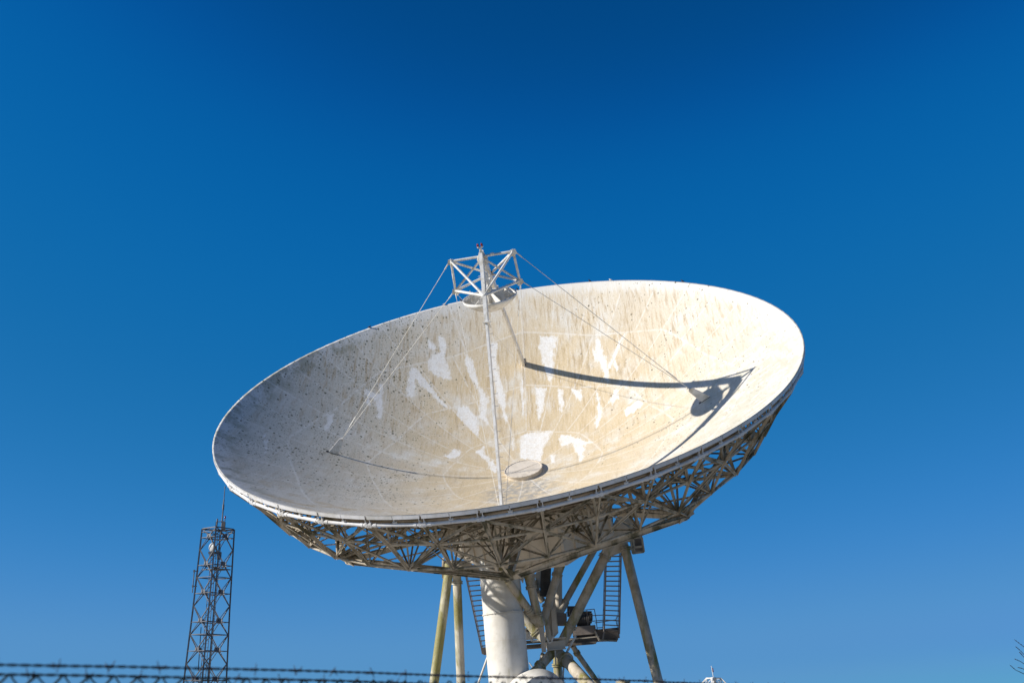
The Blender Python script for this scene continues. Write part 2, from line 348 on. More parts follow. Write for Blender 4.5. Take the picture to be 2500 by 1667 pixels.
# rim channel: eighty outward facing lip segments
m = MB()
for k in range(80):
    a0 = k*4.5 + (.16 if k % 2 == 0 else .05); a1 = (k+1)*4.5 - (.16 if k % 2 else .05)
    n = 4
    for q in range(n):
        b0 = a0+(a1-a0)*q/n; b1 = a0+(a1-a0)*(q+1)/n
        zt = DEP-.03; zb = DEP-.185
        P = [D(RD+.012, b0, zt), D(RD+.012, b1, zt), D(RD+.03, b1, zb), D(RD+.03, b0, zb)]
        m.face([m.add(P)+i for i in (3, 2, 1, 0)])
        P = [D(RD+.03, b0, zb), D(RD+.03, b1, zb), D(RD-.07, b1, zb-.01), D(RD-.07, b0, zb-.01)]
        m.face([m.add(P)+i for i in (3, 2, 1, 0)])
        P = [D(RD-.0, b0, zt), D(RD-.0, b1, zt), D(RD-.02, b1, zb), D(RD-.02, b0, zb)]
        m.face([m.add(P)+i for i in range(4)])
    for e in (a0, a1):
        P = [D(RD+.012, e, DEP-.03), D(RD+.03, e, DEP-.185), D(RD-.07, e, DEP-.195), D(RD-.02, e, DEP-.03)]; m.face([m.add(P)+i for i in range(4)])
m.build('rim_channel', M_RIM, REF, MD)
# hub cap in the middle of the bowl
m = MB(); m.lathe([(.02, .22), (.97, .235)], I4, 48, False); m.lathe([(.97, .235), (.97, .26), (1.03, .26), (1.03, .22)], I4, 48, False); m.lathe([(1.03, .22), (1.0, .20), (1.0, .0)], I4, 48)
for i in range(24): m.tube(D(1.0, i*15, .25), D(1.0, i*15, .285), .022, 6)
m.plate([D(.92, -60, .238), D(.92, 120, .238), D(.90, 122, .238), D(.90, -62, .238)], .006); m.plate([D(.5, 20, .234), D(.62, 30, .234), D(.6, 40, .234), D(.48, 34, .234)], .01)
m.build('hub_cap', M_HUB, ROOT, MD)
# ---- backing structure
ZT = DEP-.50; RT = 14.93
R1, Z1, R2, Z2, RO, ZO = 13.85, 3.85, 12.85, 2.08, 11.25, .5
UP = (0, 0, 1)
for k in range(40):
    a0, a1 = k*9, (k+1)*9; m = MB(); A = D(RT, a0, ZT); B = D(RT, a1, ZT)
    d = (B-A).normalized()
    m.tube(A+d*.02, B-d*.02, .078, 12); sd0 = Vector((-math.sin(R_(a0)), math.cos(R_(a0)), 0)); m.box(A, .13, .30, .15, Matrix.Rotation(R_(a0), 3, 'Z'))
    for s_ in (-1, 1):
        m.beam(A+sd0*(s_*.10)+Vector((0, 0, .06)), D(RD-.04, a0, DEP-.18)+sd0*(s_*.10), .035, .035); m.box(A+sd0*(s_*.10)+Vector((0, 0, .11)), .1, .1, .025, Matrix.Rotation(R_(a0), 3, 'Z'))
    m.flange(A+d*.30, d, .095, .12, 12, 0); m.flange(B-d*.30, d, .095, .12, 12, 0)
    m.box((A+B)/2+Vector((0, 0, .14)), .16, .12, .03, Matrix.Rotation(R_(a0+4.5), 3, 'Z'))
    md = (A+B)/2; m.beam(md+Vector((0, 0, .1)), D(RD-.05, a0+4.5, DEP-.18), .04, .04)
    m.beam(md+Vector((0, 0, .11))-d*.09, md+Vector((0, 0, .11))+d*.09, .05, .1)
    m.build('rim_tube', M_RIM, ROOT, MD)
def chord(r): return surf(r)-.30
for k in range(40):
    a = k*9; m = MB(); even = (k % 2 == 0); main = (k % 5 == 0)
    T = D(RT, a, ZT); N1 = D(R1, a, Z1); N2 = D(R2, a, Z2)
    side = Vector((-math.sin(R_(a)), math.cos(R_(a)), 0))
    rr = [4.5, 6.2, 7.8, 9.4, 11.0, 12.5, 13.8, 14.75]
    for p, q in zip(rr[:-1], rr[1:]): m.angle(D(p, a, chord(p)), D(q, a, chord(q)), .12, .03, UP)
    w = .11 if even else .09
    m.angle(T, N1, w, .03, side); m.angle(N1, N2, w, .03, side)
    m.box(N1, .08, .26, .16, Matrix.Rotation(R_(a), 3, 'Z'))
    for q in (13.8, 12.5): m.angle(N1, D(q, a, chord(q)), .08, .02, side)
    for q in ((12.5, 11.0, 9.4) if even else (12.5, 11.0)): m.angle(N2, D(q, a, chord(q)), .08, .02, side)
    if even:
        K = [D(R2, a, Z2), D(9.6, a, 1.15), D(7., a, .2), D(4.5, a, -.6)]
        for p, q in zip(K[:-1], K[1:]): m.angle(p, q, .10, .025, side)
        for p, q in ((1, 9.4), (1, 7.8), (2, 7.8), (2, 6.2), (3, 6.2)): m.angle(K[p], D(q, a, chord(q)), .07, .02, side)
    m.build('rib', M_TRUSS, ROOT, MD)
for k in range(20):
    a = k*18; m = MB()
    T = D(RT, a, ZT); T2 = D(RT, a+18, ZT); O1 = D(R1, a+9, Z1); E1 = D(R1, a, Z1); E1b = D(R1, a+18, Z1); E2 = D(R2, a, Z2); E2b = D(R2, a+18, Z2); O2 = D(R2, a+9, Z2)
    for p, q, w in ((T, O1, .095), (T2, O1, .095), (O1, E2, .085), (O1, E2b, .085)): m.angle(p, q, w, .025, D(1, a+9, .4))
    for p, q in ((E1, O1), (O1, E1b)):
        m.tube(p, q, .06, 8); dd = (q-p).normalized(); m.box(p+dd*.28, .05, .26, .16, Matrix.Rotation(R_(a+4.5), 3, 'Z'))
    for p, q in ((E2, O2), (O2, E2b)): m.tube(p, q, .06, 8)
    # inner diagonals between neighbouring ribs
    m.angle(O1, D(12.5, a, chord(12.5)), .07, .02, UP); m.angle(O1, D(12.5, a+18, chord(12.5)), .07, .02, UP)
    m.angle(E2, D(11., a+9, chord(11.)), .07, .02, UP); m.angle(E2b, D(11., a+9, chord(11.)), .07, .02, UP)
    m.angle(D(9.6, a, 1.15), D(9.4, a+9, chord(9.4)), .06, .02, UP); m.angle(D(9.6, a+18, 1.15), D(9.4, a+9, chord(9.4)), .06, .02, UP)
    for s0, s1 in ((a, a+9), (a+18, a+9)):
        m.angle(D(R1, s0, Z1), D(13.4, s1, chord(13.4)), .05, .015, UP); m.angle(D(R2, s0, Z2), D(9.4, s1, chord(9.4)), .05, .015, UP)
        m.angle(D(R2, s1, Z2), D(12.5, s0, chord(12.5)), .05, .015, UP); m.angle(D(9.6, s0, 1.15), D(R2, s1, Z2), .06, .015, UP); m.angle(D(7., s0, .2), D(7.8, s1, chord(7.8)), .05, .015, UP)
    m.angle(D(9.6, a, 1.15), D(9.6, a+18, 1.15), .06, .015, UP); m.angle(D(11., a, chord(11.)), D(11., a+9, chord(11.)), .07, .02, UP); m.angle(D(11., a+9, chord(11.)), D(11., a+18, chord(11.)), .07, .02, UP)
    # struts to the nearest corners of the base frame
    for ang, P in ((a, E2), (a+9, O2)):
        c0 = round(ang/45.)*45
        if abs(ang-c0) < 19: m.angle(P, D(RO, c0, ZO), .085, .02, UP)
        else:
            s0 = math.floor(ang/45.)*45; f = (ang-s0)/45.; m.angle(P, D(RO, s0, ZO).lerp(D(RO, s0+45, ZO), f), .09, .025, UP)
    m.build('lattice_panel', M_TRUSS, ROOT, MD)
for rr_ in (5.2, 7.0, 8.7, 10.4, 12.0, 13.4, 14.5):
    m = MB(); m.path([D(rr_, i*4.5, surf(rr_)-.16) for i in range(81)], .045, 6); m.build('purlin_ring', M_SKIN, ROOT, MD)
m = MB()
for k in range(80):
    a = k*4.5
    for p, q in ((8., 10.), (10., 12.), (12., 14.), (14., 14.9)): m.beam(D(p, a, surf(p)-.15), D(q, a, surf(q)-.15), .05, .11)
m.build('panel_stiffener', M_SKIN, ROOT, MD)
for k in range(8):
    A, B = D(RO, k*45, ZO), D(RO, k*45+45, ZO); m = MB()
    m.beam(A, B, .10, .22); m.beam(A+Vector((0, 0, -.12)), B+Vector((0, 0, -.12)), .22, .025); m.beam(A+Vector((0, 0, .12)), B+Vector((0, 0, .12)), .22, .025)
    m.build('base_beam', M_TRUSS, ROOT, MD)
    m = MB(); m.beam(A, D(4.2, k*45, -1.2), .2, .24); m.angle(A, D(7.4, k*45, chord(7.4)), .12, .03, UP); m.angle(D(7.6, k*45, -.3), D(9.4, k*45, chord(9.4)), .1, .03, UP)
    m.angle(D(7.6, k*45, -.3), D(5.4, k*45, chord(5.4)), .1, .03, UP)
    m.build('radial_beam', M_TRUSS, ROOT, MD)
    m = MB(); s_ = Vector((-math.sin(R_(k*45)), math.cos(R_(k*45)), 0)); u = D(1, k*45, .0)
    m.plate([A+s_*.55-Vector((0, 0, .12)), A-s_*.55-Vector((0, 0, .12)), A-s_*.14+D(.22, k*45, .55), A+s_*.14+D(.22, k*45, .55)], .03)
    m.plate([A+D(.06, k*45, -.13), A-D(.6, k*45, .2), A-D(.45, k*45, -.3), A+D(.18, k*45, .45)], .03)
    m.build('gusset_plate', M_TRUSS, ROOT, MD)
# central drum of flat plates
m = MB(); n8 = [22.5+45*i for i in range(8)]
for i in range(8):
    a, b = n8[i], n8[i]+45
    m.face([m.add([D(4.5, a, -3.3), D(4.5, b, -3.3), D(4.5, b, .2), D(4.5, a, .2)])+q for q in range(4)])
    m.beam(D(4.53, a, -3.3), D(4.53, a, .1), .16, .16, D(1, a, 0))
    for f in (.25, .5, .75):
        P = D(4.5, a, -3.3).lerp(D(4.5, b, -3.3), f); Q = D(4.5, a, .1).lerp(D(4.5, b, .1), f); m.beam(P+D(.04, a+22.5, 0), Q+D(.04, a+22.5, 0), .05, .1, D(1, a+22.5, 0))
    m.beam(D(4.52, a, -3.3), D(4.52, b, -3.3), .2, .2)
m.face([m.add([D(4.5, a, -3.25) for a in n8])+i for i in range(8)][::-1])
m.build('hub_drum', M_WALL, ROOT, MD)
# ---- feed: two legs, apex frame, subreflector, stays
AP = Vector((0, 0, 12.32))
FN, BN = Vector((2.0, 0, 10.55)), Vector((-2.0, 0, 10.55))
for s_ in (1, -1):
    m = MB(); base = Vector((9.92*s_, 0, surf(9.92)-.2)); top = Vector((.12*s_, 0, 12.1)); kn = top.lerp(base, .285)
    d = (base-top).normalized(); nrm_ = d.cross(Vector((0, 1, 0))).normalized()
    m.beam(top, kn, .17, .50, nrm_); m.beam(kn, base, .11, .40, nrm_); m.beam(kn-d*.02, kn+d*.02, .30, .62, nrm_)
    if s_ == 1:
        for i in range(31):
            p = kn.lerp(base, .02+i*.032)
            sd = 1 if i % 2 else -1
            m.tube(p, p+Vector((0, sd*.23, 0)), .011, 6); m.tube(p+Vector((0, sd*.23, 0)), p+Vector((0, sd*.23, 0))+nrm_*.05, .011, 6)
        for i in range(8):
            p = top.lerp(kn, .3+i*.095); sd = 1 if i % 2 else -1; m.tube(p, p+Vector((0, sd*.24, 0)), .012, 6)
    m.build('feed_leg', M_FEED, ROOT, MD)
m = MB()
LT, LB, RTp, RB = Vector((0, -1.58, 12.02)), Vector((0, -1.65, 10.48)), Vector((0, 1.58, 12.02)), Vector((0, 1.65, 10.48))
def mem(p, q, r=.062): m.tube(p, q, r, 10)
mem(LT, RTp); mem(LT, LB); mem(RTp, RB)
for C_ in (LB, RB): mem(C_, FN, .068); mem(C_, BN, .062); mem(C_, Vector((0, 0, 11.95)), .055)
for C_ in (LT, RTp): mem(C_, FN, .062); mem(C_, BN, .062)
for C_, sg in ((LT, -1), (LB, -1), (RTp, 1), (RB, 1)):
    m.plate([C_+Vector((.02, sg*.13, .10)), C_+Vector((.02, sg*.20, -.12)), C_+Vector((.02, -sg*.05, -.26)), C_+Vector((.02, -sg*.34, -.03)), C_+Vector((.02, -sg*.1, .1))], .03)
    m.plate([C_+Vector((.2, -sg*.1, -.2)), C_+Vector((-.2, -sg*.1, -.2)), C_+Vector((-.06, 0, .12)), C_+Vector((.06, 0, .12))], .03)
m.plate([AP+Vector((0, 0, .12)), AP+Vector((-.1, .26, -.42)), AP+Vector((0, .22, -.75)), AP+Vector((0, -.22, -.75)), AP+Vector((.1, -.26, -.42))], .04)
m.plate([AP+Vector((.16, 0, -.1)), AP+Vector((-.16, 0, -.1)), AP+Vector((-.5, 0, -.7)), AP+Vector((.5, 0, -.7))], .05)
m.tube((0, .45, 12.06), (0, .62, 12.06), .075, 8)
m.build('apex_frame', M_FEED, ROOT, MD)
# subreflector bowl with its stiffening plates
ZS = 9.93
SUB = MB(); pr = []
for i in range(13):
    r = 1.38*i/12; pr.append((max(r, .01), ZS-.78+.64*(r/1.38)**2))
pr += [(1.385, ZS), (1.35, ZS+.005)] + [(max(1.34*i/12, .01), ZS-.74+.62*(i/12)**2) for i in range(12, -1, -1)]
SUB.lathe(pr, I4, 56); SB = SUB.build('subreflector', M_FEED, ROOT, MD)
m = MB()
for i in range(6):
    a = 30+i*60; c, s_ = math.cos(R_(a)), math.sin(R_(a))
    m.plate([Vector((.22*c, .22*s_, ZS-.52)), Vector((1.30*c, 1.30*s_, ZS-.13)), Vector((1.28*c, 1.28*s_, ZS-.02)), Vector((.22*c, .22*s_, ZS+.30))], .03)
m.build('stiffener_plate', M_FEED, SB, MD)
m = MB(); m.tube((0, 0, ZS-.55), (0, 0, 11.2), .13, 12); m.tube((0, 0, ZS-.3), (0, 0, ZS+.45), .2, 12); m.beam((.2, .12, ZS+.1), (.2, .12, 10.9), .07, .07); m.beam((-.2, -.1, ZS+.1), (-.2, -.1, 10.9), .07, .07)
m.beam((-1.9, 0, 10.5), (1.9, 0, 10.5), .1, .14)
for s_ in (-1, 1): m.tube((0, .95*s_, ZS-.3), (0, .95*s_, ZS+.45), .035, 8)
m.build('subreflector_mount', M_FEED, ROOT, MD)
m = MB(); bx = AP+Vector((0, 0, .02)); m.tube(bx, bx+Vector((0, 0, .12)), .06, 8); m.beam(bx+Vector((0, -.12, .13)), bx+Vector((0, .12, .13)), .09, .05)
for s_ in (-1, 1): m.tube(bx+Vector((0, .09*s_, .14)), bx+Vector((0, .10*s_, .20)), .055, 10)
LB_ = m.build('lamp_bracket', M_FEED, ROOT, MD)
for s_ in (-1, 1):
    m = MB(); o = bx+Vector((0, .10*s_, .20)); m.lathe([(.05, 0), (.058, .03), (.054, .10), (.035, .14), (.01, .155)], Matrix.Translation(o), 14); m.build('warning_lamp', M_RED, LB_, MD)
# cable anchors and stays
ANC = {}
for sg in (-1, 1):
    b = Vector((0, 9.95*sg, surf(9.95))); tgt = Vector((0, 1.6*sg, 11.2)); d = (tgt-b).normalized(); t_ = Vector((1, 0, 0))
    m = MB(); o = d.cross(t_).normalized()
    m.plate([b-d*.15+o*.33, b-d*.15-o*.22, b+d*.95-o*.13, b+d*1.05, b+d*.95+o*.13], .09)
    for e in (.35, -.35): m.tube(b+d*.98+t_*e*.2, b+d*.98-t_*e*.2, .06, 8)
    m.build('cable_anchor', M_FEED, ROOT, MD)
    m = MB(); nz = Vector((0, -slope(9.95)*sg, 1)).normalized(); ty = nz.cross(t_).normalized()
    Q = [b+nz*.012+t_*x_+ty*y_ for x_, y_ in ((-.08, -.36), (.08, -.36), (.08, .32), (-.08, .32))]; m.plate(Q, .012); m.build('anchor_slot', M_BLACK, ROOT, MD)
    ANC[sg] = b+d*.98
for s_ in (-1, 1):
    m = MB(); b = Vector((9.92*s_, 0, surf(9.92))); nz = Vector((-slope(9.92)*s_, 0, 1)).normalized(); tx = nz.cross(Vector((0, 1, 0))).normalized()
    m.plate([b+nz*.012+Vector((0, y_, 0))+tx*x_ for x_, y_ in ((-.30, -.11), (.30, -.11), (.30, .11), (-.30, .11))], .012); m.build('leg_slot', M_BLACK, ROOT, MD)
def stay(p, q, r, turn=False):
    m = MB(); m.tube(p, q, r, 6); d = (Vector(q)-Vector(p)).normalized()
    if turn: m.tube(Vector(q)-d*1.6, Vector(q)-d*.9, r*2.2, 8)
    m.tube(Vector(p), Vector(p)+d*.35, r*2, 8); m.build('stay_cable', M_CABLE, ROOT, MD)
for sg, T_, B_ in ((-1, LT, LB), (1, RTp, RB)):
    off = Vector((0, .16*sg, -.1))
    stay(T_+off, ANC[sg]+Vector((.06, 0, 0)), .016, True); stay(B_+off, ANC[sg]-Vector((.06, 0, 0)), .014)
    for s_ in (1, -1): stay(B_+Vector((.05*s_, .02*sg, -.1)), Vector((9.5*s_, .12*sg, surf(9.5)+.25)), .009)
# ------------------------------------------------------------------ the mount below the dish
def z6(x, y, Y): return at(1020+.2636*x, 1260+.2636*y, Y)
def wr(w6, Y): return w6*.2636/2/FPX*(Y*.95+2.2)      # radius from a surveyed width
def to_ground(p, q, z=-.2): return p + (q-p)*((z-p.z)/(q.z-p.z))
# big leaning column
m = MB(); YC = 56.2
p, q = at(1220, 1400, YC), at(1244, 1667, YC); g = to_ground(p, q); top = p + (p-q).normalized()*2.0; rc = wr(368, YC)
d = (p-q).normalized(); j = at(1229.5, 1497, YC)
m.tube(g, top, rc, 64)
m.tube(j-d*.025, j+d*.025, rc+.06, 64); m.tube(j-d*.10, j-d*.055, rc+.012, 64)
for i in range(14):
    u, w = perp(d); a = 2*math.pi*i/14; o = j+(u*math.cos(a)+w*math.sin(a))*(rc+.05); m.tube(o-d*.05, o+d*.05, .02, 6)
m.cur = 1
for f in (.16, .62, .93): w = p.lerp(q, f); m.tube(w-d*.007, w+d*.007, rc+.004, 64, caps=False)
colo = m.build('column', (M_COL, M_HUB), ROOT)
m = MB(); u, w_ = perp(d)
for a in (.2,):
    o = (u*math.cos(a)+w_*math.sin(a))*(rc+.03); m.tube(p+o, g+o, .03, 8)
    for f in (.2, .45, .7, .95): z_ = p.lerp(q, f)+o; m.tube(z_-d*.03, z_+d*.03, .055, 8)
m.build('conduit', M_WALL, colo)
# elbow body joined to the column near the ground
m = MB(); c = at(1318, 1712, 54.6); ax = Vector((.30, -1, .10)).normalized(); Rm = ax.to_track_quat('Z', 'Y').to_matrix().to_4x4()
Mb = Matrix.Translation(c) @ Rm
m.lathe([(1.55, -3.2), (1.55, .0)], Mb, 40); m.lathe([(1.55, .0), (1.15, .62)], Mb, 40); m.lathe([(1.15, .62), (.02, .64)], Mb, 40, False)
for i in range(6):
    a = 2*math.pi*i/6; m.tube(Mb @ Vector((1.55*math.cos(a), 1.55*math.sin(a), 0)), Mb @ Vector((1.15*math.cos(a), 1.15*math.sin(a), .62)), .012, 6)
m.build('column_elbow', M_COL, ROOT)
m = MB(); m.box((c.x+.2, c.y+.8, .9), 3.4, 3.6, 1.8); m.build('concrete_plinth', M_CONC, ROOT)
def strut(name, pts, w6, Ys, mat, flanges=(), ground=False, n=24, label=None, taper=None):
    P = [z6(x, y, Y) for (x, y), Y in zip(pts, Ys)]
    if ground: P[-1] = to_ground(P[-2], P[-1])
    m = MB(); r = wr(w6, Ys[0])
    for i, (a, b) in enumerate(zip(P[:-1], P[1:])): m.tube(a, b, r if not taper else taper[i][0]*r, n, r2=None if not taper else taper[i][1]*r)
    for f in flanges:
        i, t_ = f[0], f[1]; d = (P[i+1]-P[i]).normalized(); c = P[i].lerp(P[i+1], t_); m.flange(c-d*.05, d, r*1.32, .06, 24, 12); m.flange(c+d*.05, d, r*1.32, .06, 24, 0)
    if ground: m.box((P[-1].x, P[-1].y, .15), 1.1, 1.1, .5)
    o = m.build(name, mat, ROOT)
    if label: o['label'] = label
    return o
# bearing legs
strut('support_leg', [(292, 440), (285, 520), (150, 1544)], 84, (58.2, 58.2, 57.6), M_LEG0, (), True, label='support leg streaked with yellow green algae')
strut('support_leg', [(352, 440), (360, 520), (400, 1544)], 80, (59.4, 59.4, 60.2), M_LEG, ((1, .065),), True)
strut('support_leg', [(1880, 190), (1925, 320), (2230, 1544)], 88, (56.6, 56.4, 55.6), M_LEG2, ((1, -.01),), True)
# bearings
m = MB(); c = z6(330, 470, 59.); m.tube(c-Vector((.55, 0, .05)), c+Vector((1.0, 0, -.05)), .42, 24); m.tube(c-Vector((.60, 0, .05)), c-Vector((.52, 0, .05)), .56, 24)
m.box(c+Vector((-.35, .3, -.05)), .5, 1.6, .35); m.box(c+Vector((1.6, .2, -.1)), 2.6, .5, .45); m.box(c+Vector((.3, -.1, -.38)), 1.6, 1.0, .12)
m.build('bearing', M_WALL, ROOT)
m = MB(); c = z6(1900, 150, 57.); m.plate([z6(1700, 345, 56.6), z6(1770, 375, 56.6), z6(1890, 330, 56.6), z6(1960, 120, 56.6), z6(1880, 60, 56.6), z6(1770, 180, 56.6)], .5)
m.tube(c-Vector((.7, 0, 0)), c+Vector((.35, 0, 0)), .5, 28); m.plate([z6(1800, 90, 56.9), z6(1990, 130, 56.9), z6(1990, 10, 56.9), z6(1880, -60, 56.9)], .2)
m.build('bearing', M_WALL, ROOT)
# small service balcony beside the right bearing: panels in a frame, floor, handrail
m = MB(); Yb = 56.8; A, B, C_, E = z6(1970, 205, Yb), z6(2075, 195, Yb), z6(2095, 328, Yb), z6(1990, 342, Yb)
for p, q in ((A, B), (B, C_), (C_, E), (E, A), (A.lerp(E, .62), B.lerp(C_, .62)), (A.lerp(B, .22), E.lerp(C_, .18))): m.beam(p, q, .10, .10, (0, 1, 0))
m.build('service_balcony', M_TRUSS, ROOT)
m = MB(); bk = Vector((0, .25, 0)); m.plate([A+bk, B+bk, C_+bk, E+bk], .03); m.plate([A+bk*3.2, B+bk*3.2, B+bk*3.2+Vector((0, 0, 1.0)), A+bk*3.2+Vector((0, 0, 1.0))], .04)
m.build('balcony_panel', M_STAIR, ROOT)
m = MB()
for f in (0, 1.2): m.tube(B+bk*f, B+bk*f+Vector((.02, 0, 1.15)), .022, 6)
m.tube(B+Vector((.02, 0, 1.15)), B+bk*4+Vector((.02, 0, 1.15)), .022, 6); m.tube(B+Vector((.02, 0, .6)), B+bk*4+Vector((.02, 0, .6)), .018, 6); m.tube(A+Vector((0, .3, 1.15)), B+Vector((.02, .3, 1.15)), .02, 6)
m.build('handrail', M_STAIR, ROOT)
# radiating struts of the knot
strut('brace_tube', [(1790, 275), (1735, 370), (1330, 1180)], 92, (56.6, 56.6, 57.4), M_LEG2, ((1, .01), (1, .80)), taper=((1.15, 1.15), (1, 1)))
strut('brace_tube', [(1640, 300), (1360, 800), (1295, 910)], 60, (59.5, 59.5, 59.3), M_LEG2, ((0, .99),), taper=((1, 1), (1.35, 1.35)))
strut('brace_tube', [(760, 470), (835, 590), (1030, 870), (1130, 1000)], 74, (55., 55., 56., 56.8), M_LEG2, ((1, .99),), taper=((.8, .9), (1, 1), (1.1, 1.1)))
strut('brace_tube', [(1015, 470), (1035, 560), (1050, 660), (1110, 910), (1150, 1000)], 78, (56., 56., 56., 56.2, 56.6), M_LEG2, ((1, .99), (2, .99)), taper=((1.5, 1.3), (1.3, 1.), (1, 1), (.9, .9)))
strut('brace_tube', [(1330, 400), (1290, 545), (1200, 840), (1160, 1000)], 78, (57., 57., 57., 57.), M_LEG2, ((0, .99), (1, .99)), taper=((1.35, 1.05), (1, 1), (.95, .95)))
strut('brace_tube', [(960, 900), (1100, 1070), (1200, 1150)], 92, (58.2, 58.2, 58.), M_LEG, ((0, .98),), label='green stained brace tube behind the column')
strut('brace_tube', [(1090, 590), (1100, 690), (1160, 790)], 60, (58.6, 58.6, 58.6), M_LEG2)
# pale ear plates between the struts
m = MB(); m.plate([z6(1080, 540, 58.8), z6(1150, 470, 58.8), z6(1170, 560, 58.8), z6(1120, 690, 58.8)], .12); m.build('lug_plate', M_COL, ROOT); m = MB(); m.plate([z6(1265, 460, 57.2), z6(1340, 440, 57.2), z6(1380, 400, 57.2), z6(1330, 520, 57.2), z6(1270, 510, 57.2)], .25); m.build('lug_plate', M_COL, ROOT); m = MB()
m.plate([z6(930, 560, 58), z6(975, 620, 58), z6(1000, 500, 58), z6(950, 480, 58)], .2)
m.build('lug_plate', M_COL, ROOT)
# central trunk
m = MB(); YT = 57.6
m.plate([z6(1140, 480, 58), z6(1235, 455, 58), z6(1225, 745, 58), z6(1130, 740, 58)], .5)
for i in range(5): a = z6(1145-4*i, 520+52*i, 57.7); b = z6(1232-2*i, 510+52*i, 57.7); m.beam(a, b, .03, .05)
m.build('cable_duct', M_DARK, ROOT)
m = MB()
m.plate([z6(1190, 740, YT), z6(1265, 730, YT), z6(1300, 1080, YT), z6(1235, 1150, YT), z6(1180, 1130, YT)], .8)
m.plate([z6(1230, 830, YT-.5), z6(1270, 850, YT-.5), z6(1298, 1060, YT-.5), z6(1250, 1110, YT-.5)], .06)
m.plate([z6(1175, 1010, YT-.6), z6(1215, 1000, YT-.6), z6(1245, 1145, YT-.6), z6(1195, 1150, YT-.6)], .1)
m.plate([z6(1115, 985, YT-.9), z6(1165, 985, YT-.9), z6(1190, 1255, YT-.9), z6(1150, 1260, YT-.9)], .14)
m.build('trunk', M_WALL, ROOT)
m = MB(); m.tube(z6(1300, 470, 59.4), z6(1300, 860, 59.4), .22, 16); m.build('riser_pipe', M_WALL, ROOT)
m = MB(); m.plate([z6(1185, 1165, YT), z6(1365, 1150, YT), z6(1362, 1225, YT), z6(1200, 1240, YT)], 1.0); m.beam(z6(1255, 1130, YT-.7), z6(1375, 1120, YT-.7), .06, .06); m.beam(z6(1195, 1238, YT-.7), z6(1375, 1222, YT-.7), .08, .06)
m.build('base_block', M_WALL, ROOT)
m = MB(); m.plate([z6(1280, 890, 58.2), z6(1370, 900, 58.2), z6(1380, 1010, 58.2), z6(1290, 1010, 58.2)], .7); m.build('gearbox', M_STAIR, ROOT)
strut('lower_leg', [(1300, 1255), (1375, 1330), (1600, 1580)], 104, (57.4, 56.6, 54.4), M_LEG2, ((0, .95),), True, taper=((.86, .86), (1, 1)))
strut('lower_leg', [(1255, 1250), (1130, 1390), (1020, 1500)], 84, (57.6, 57., 56.4), M_LEG, ((0, .97),), True)
strut('lower_leg', [(1290, 1240), (1295, 1380), (1302, 1540)], 78, (58.6, 58.6, 58.6), M_LEG2, ((0, .99),), True)
strut('lower_leg', [(1435, 1195), (1475, 1265), (1690, 1570)], 48, (61., 61.3, 62.2), M_LEG2, ((0, .98),), True)
strut('lower_leg', [(1165, 1270), (1120, 1390), (1060, 1540)], 38, (60.5, 60.7, 61.), M_LEG2, ((0, .12),), True)
m = MB(); m.tube(z6(1462, 1105, 57.2), z6(1370, 1275, 57.2), .06, 8); m.build('tie_rod', M_COL, ROOT)
m = MB(); m.tube(z6(650, 1290, 59), to_ground(z6(650, 1290, 59), z6(560, 1544, 59.4)), .055, 8); m.build('tie_rod', M_COL, ROOT)
m = MB(); m.tube(z6(1030, 1350, 60), z6(1062, 1395, 60), .03, 6); m.build('tie_rod', M_COL, ROOT)
m = MB(); m.path([z6(1352, 1390, 57.5), z6(1345, 1460, 57.5), z6(1352, 1600, 57.5)], .05, 8); m.build('drain_pipe', M_COL, ROOT); m = MB(); m.tube(z6(1272, 1240, 56.8), z6(1278, 1380, 56.8), .035, 6); m.build('drain_pipe', M_COL, ROOT)
# platform with its rails and drive motor
m = MB(); YP = 59.2; back = Vector((0, 2.6, 0))
a, b = z6(1440, 1062, YP), z6(1648, 1045, YP); m.beam(a, b, .12, .46); m.build('platform_girder', M_STAIR, ROOT); m = MB(); m.beam(a+back*.3, b+back*.3, .12, .46)
m.build('platform_girder', M_STAIR, ROOT)
m = MB()
m.plate([z6(1010, 1200, YP), z6(1660, 1150, YP), z6(1660, 1150, YP)+back, z6(1010, 1200, YP)+back], .14)
m.plate([z6(1655, 1138, YP), z6(1855, 1130, YP), z6(1855, 1130, YP)+back*.6, z6(1655, 1138, YP)+back*.6], .12)
for y0, y1 in ((1165, 1128), (1205, 1165)): m.beam(z6(1000, y0, YP), z6(1650, y1, YP), .1, .16)
m.beam(z6(1660, 1095, YP), z6(1865, 1075, YP), .1, .55); m.beam(z6(1440, 1100, YP+.5), z6(1660, 1085, YP+.5), .1, .5)
m.build('platform_deck', M_DECK, ROOT)
m = MB()
m.beam(z6(1000, 1100, YP), z6(1110, 1090, YP), .12, .5); m.path([z6(1042, 1060, YP-.3), z6(1044, 1130, YP-.3), z6(1062, 1155, YP-.3), z6(1120, 1150, YP-.3)], .06, 8); m.path([z6(1195, 1120, 56.4), z6(1215, 1172, 56.4), z6(1240, 1160, 56.4), z6(1255, 1110, 56.4)], .035, 8)
for s_ in range(5): c = z6(1008+s_*12, 1050+(s_ % 2)*18, YP); m.box(c, .16, .16, .2)
m.build('conduit', M_COL, ROOT)
m = MB()
m.beam(z6(1640, 1060, YP-.1), z6(1680, 1145, YP-.1), .09, .12, (0, 1, 0)); m.beam(z6(1680, 1145, YP-.1), z6(1845, 1152, YP-.1), .09, .09); m.beam(z6(1400, 1140, YP-.1), z6(1680, 1110, YP-.1), .06, .06)
m.build('platform_bracket', M_TRUSS, ROOT)
m = MB(); r = .024
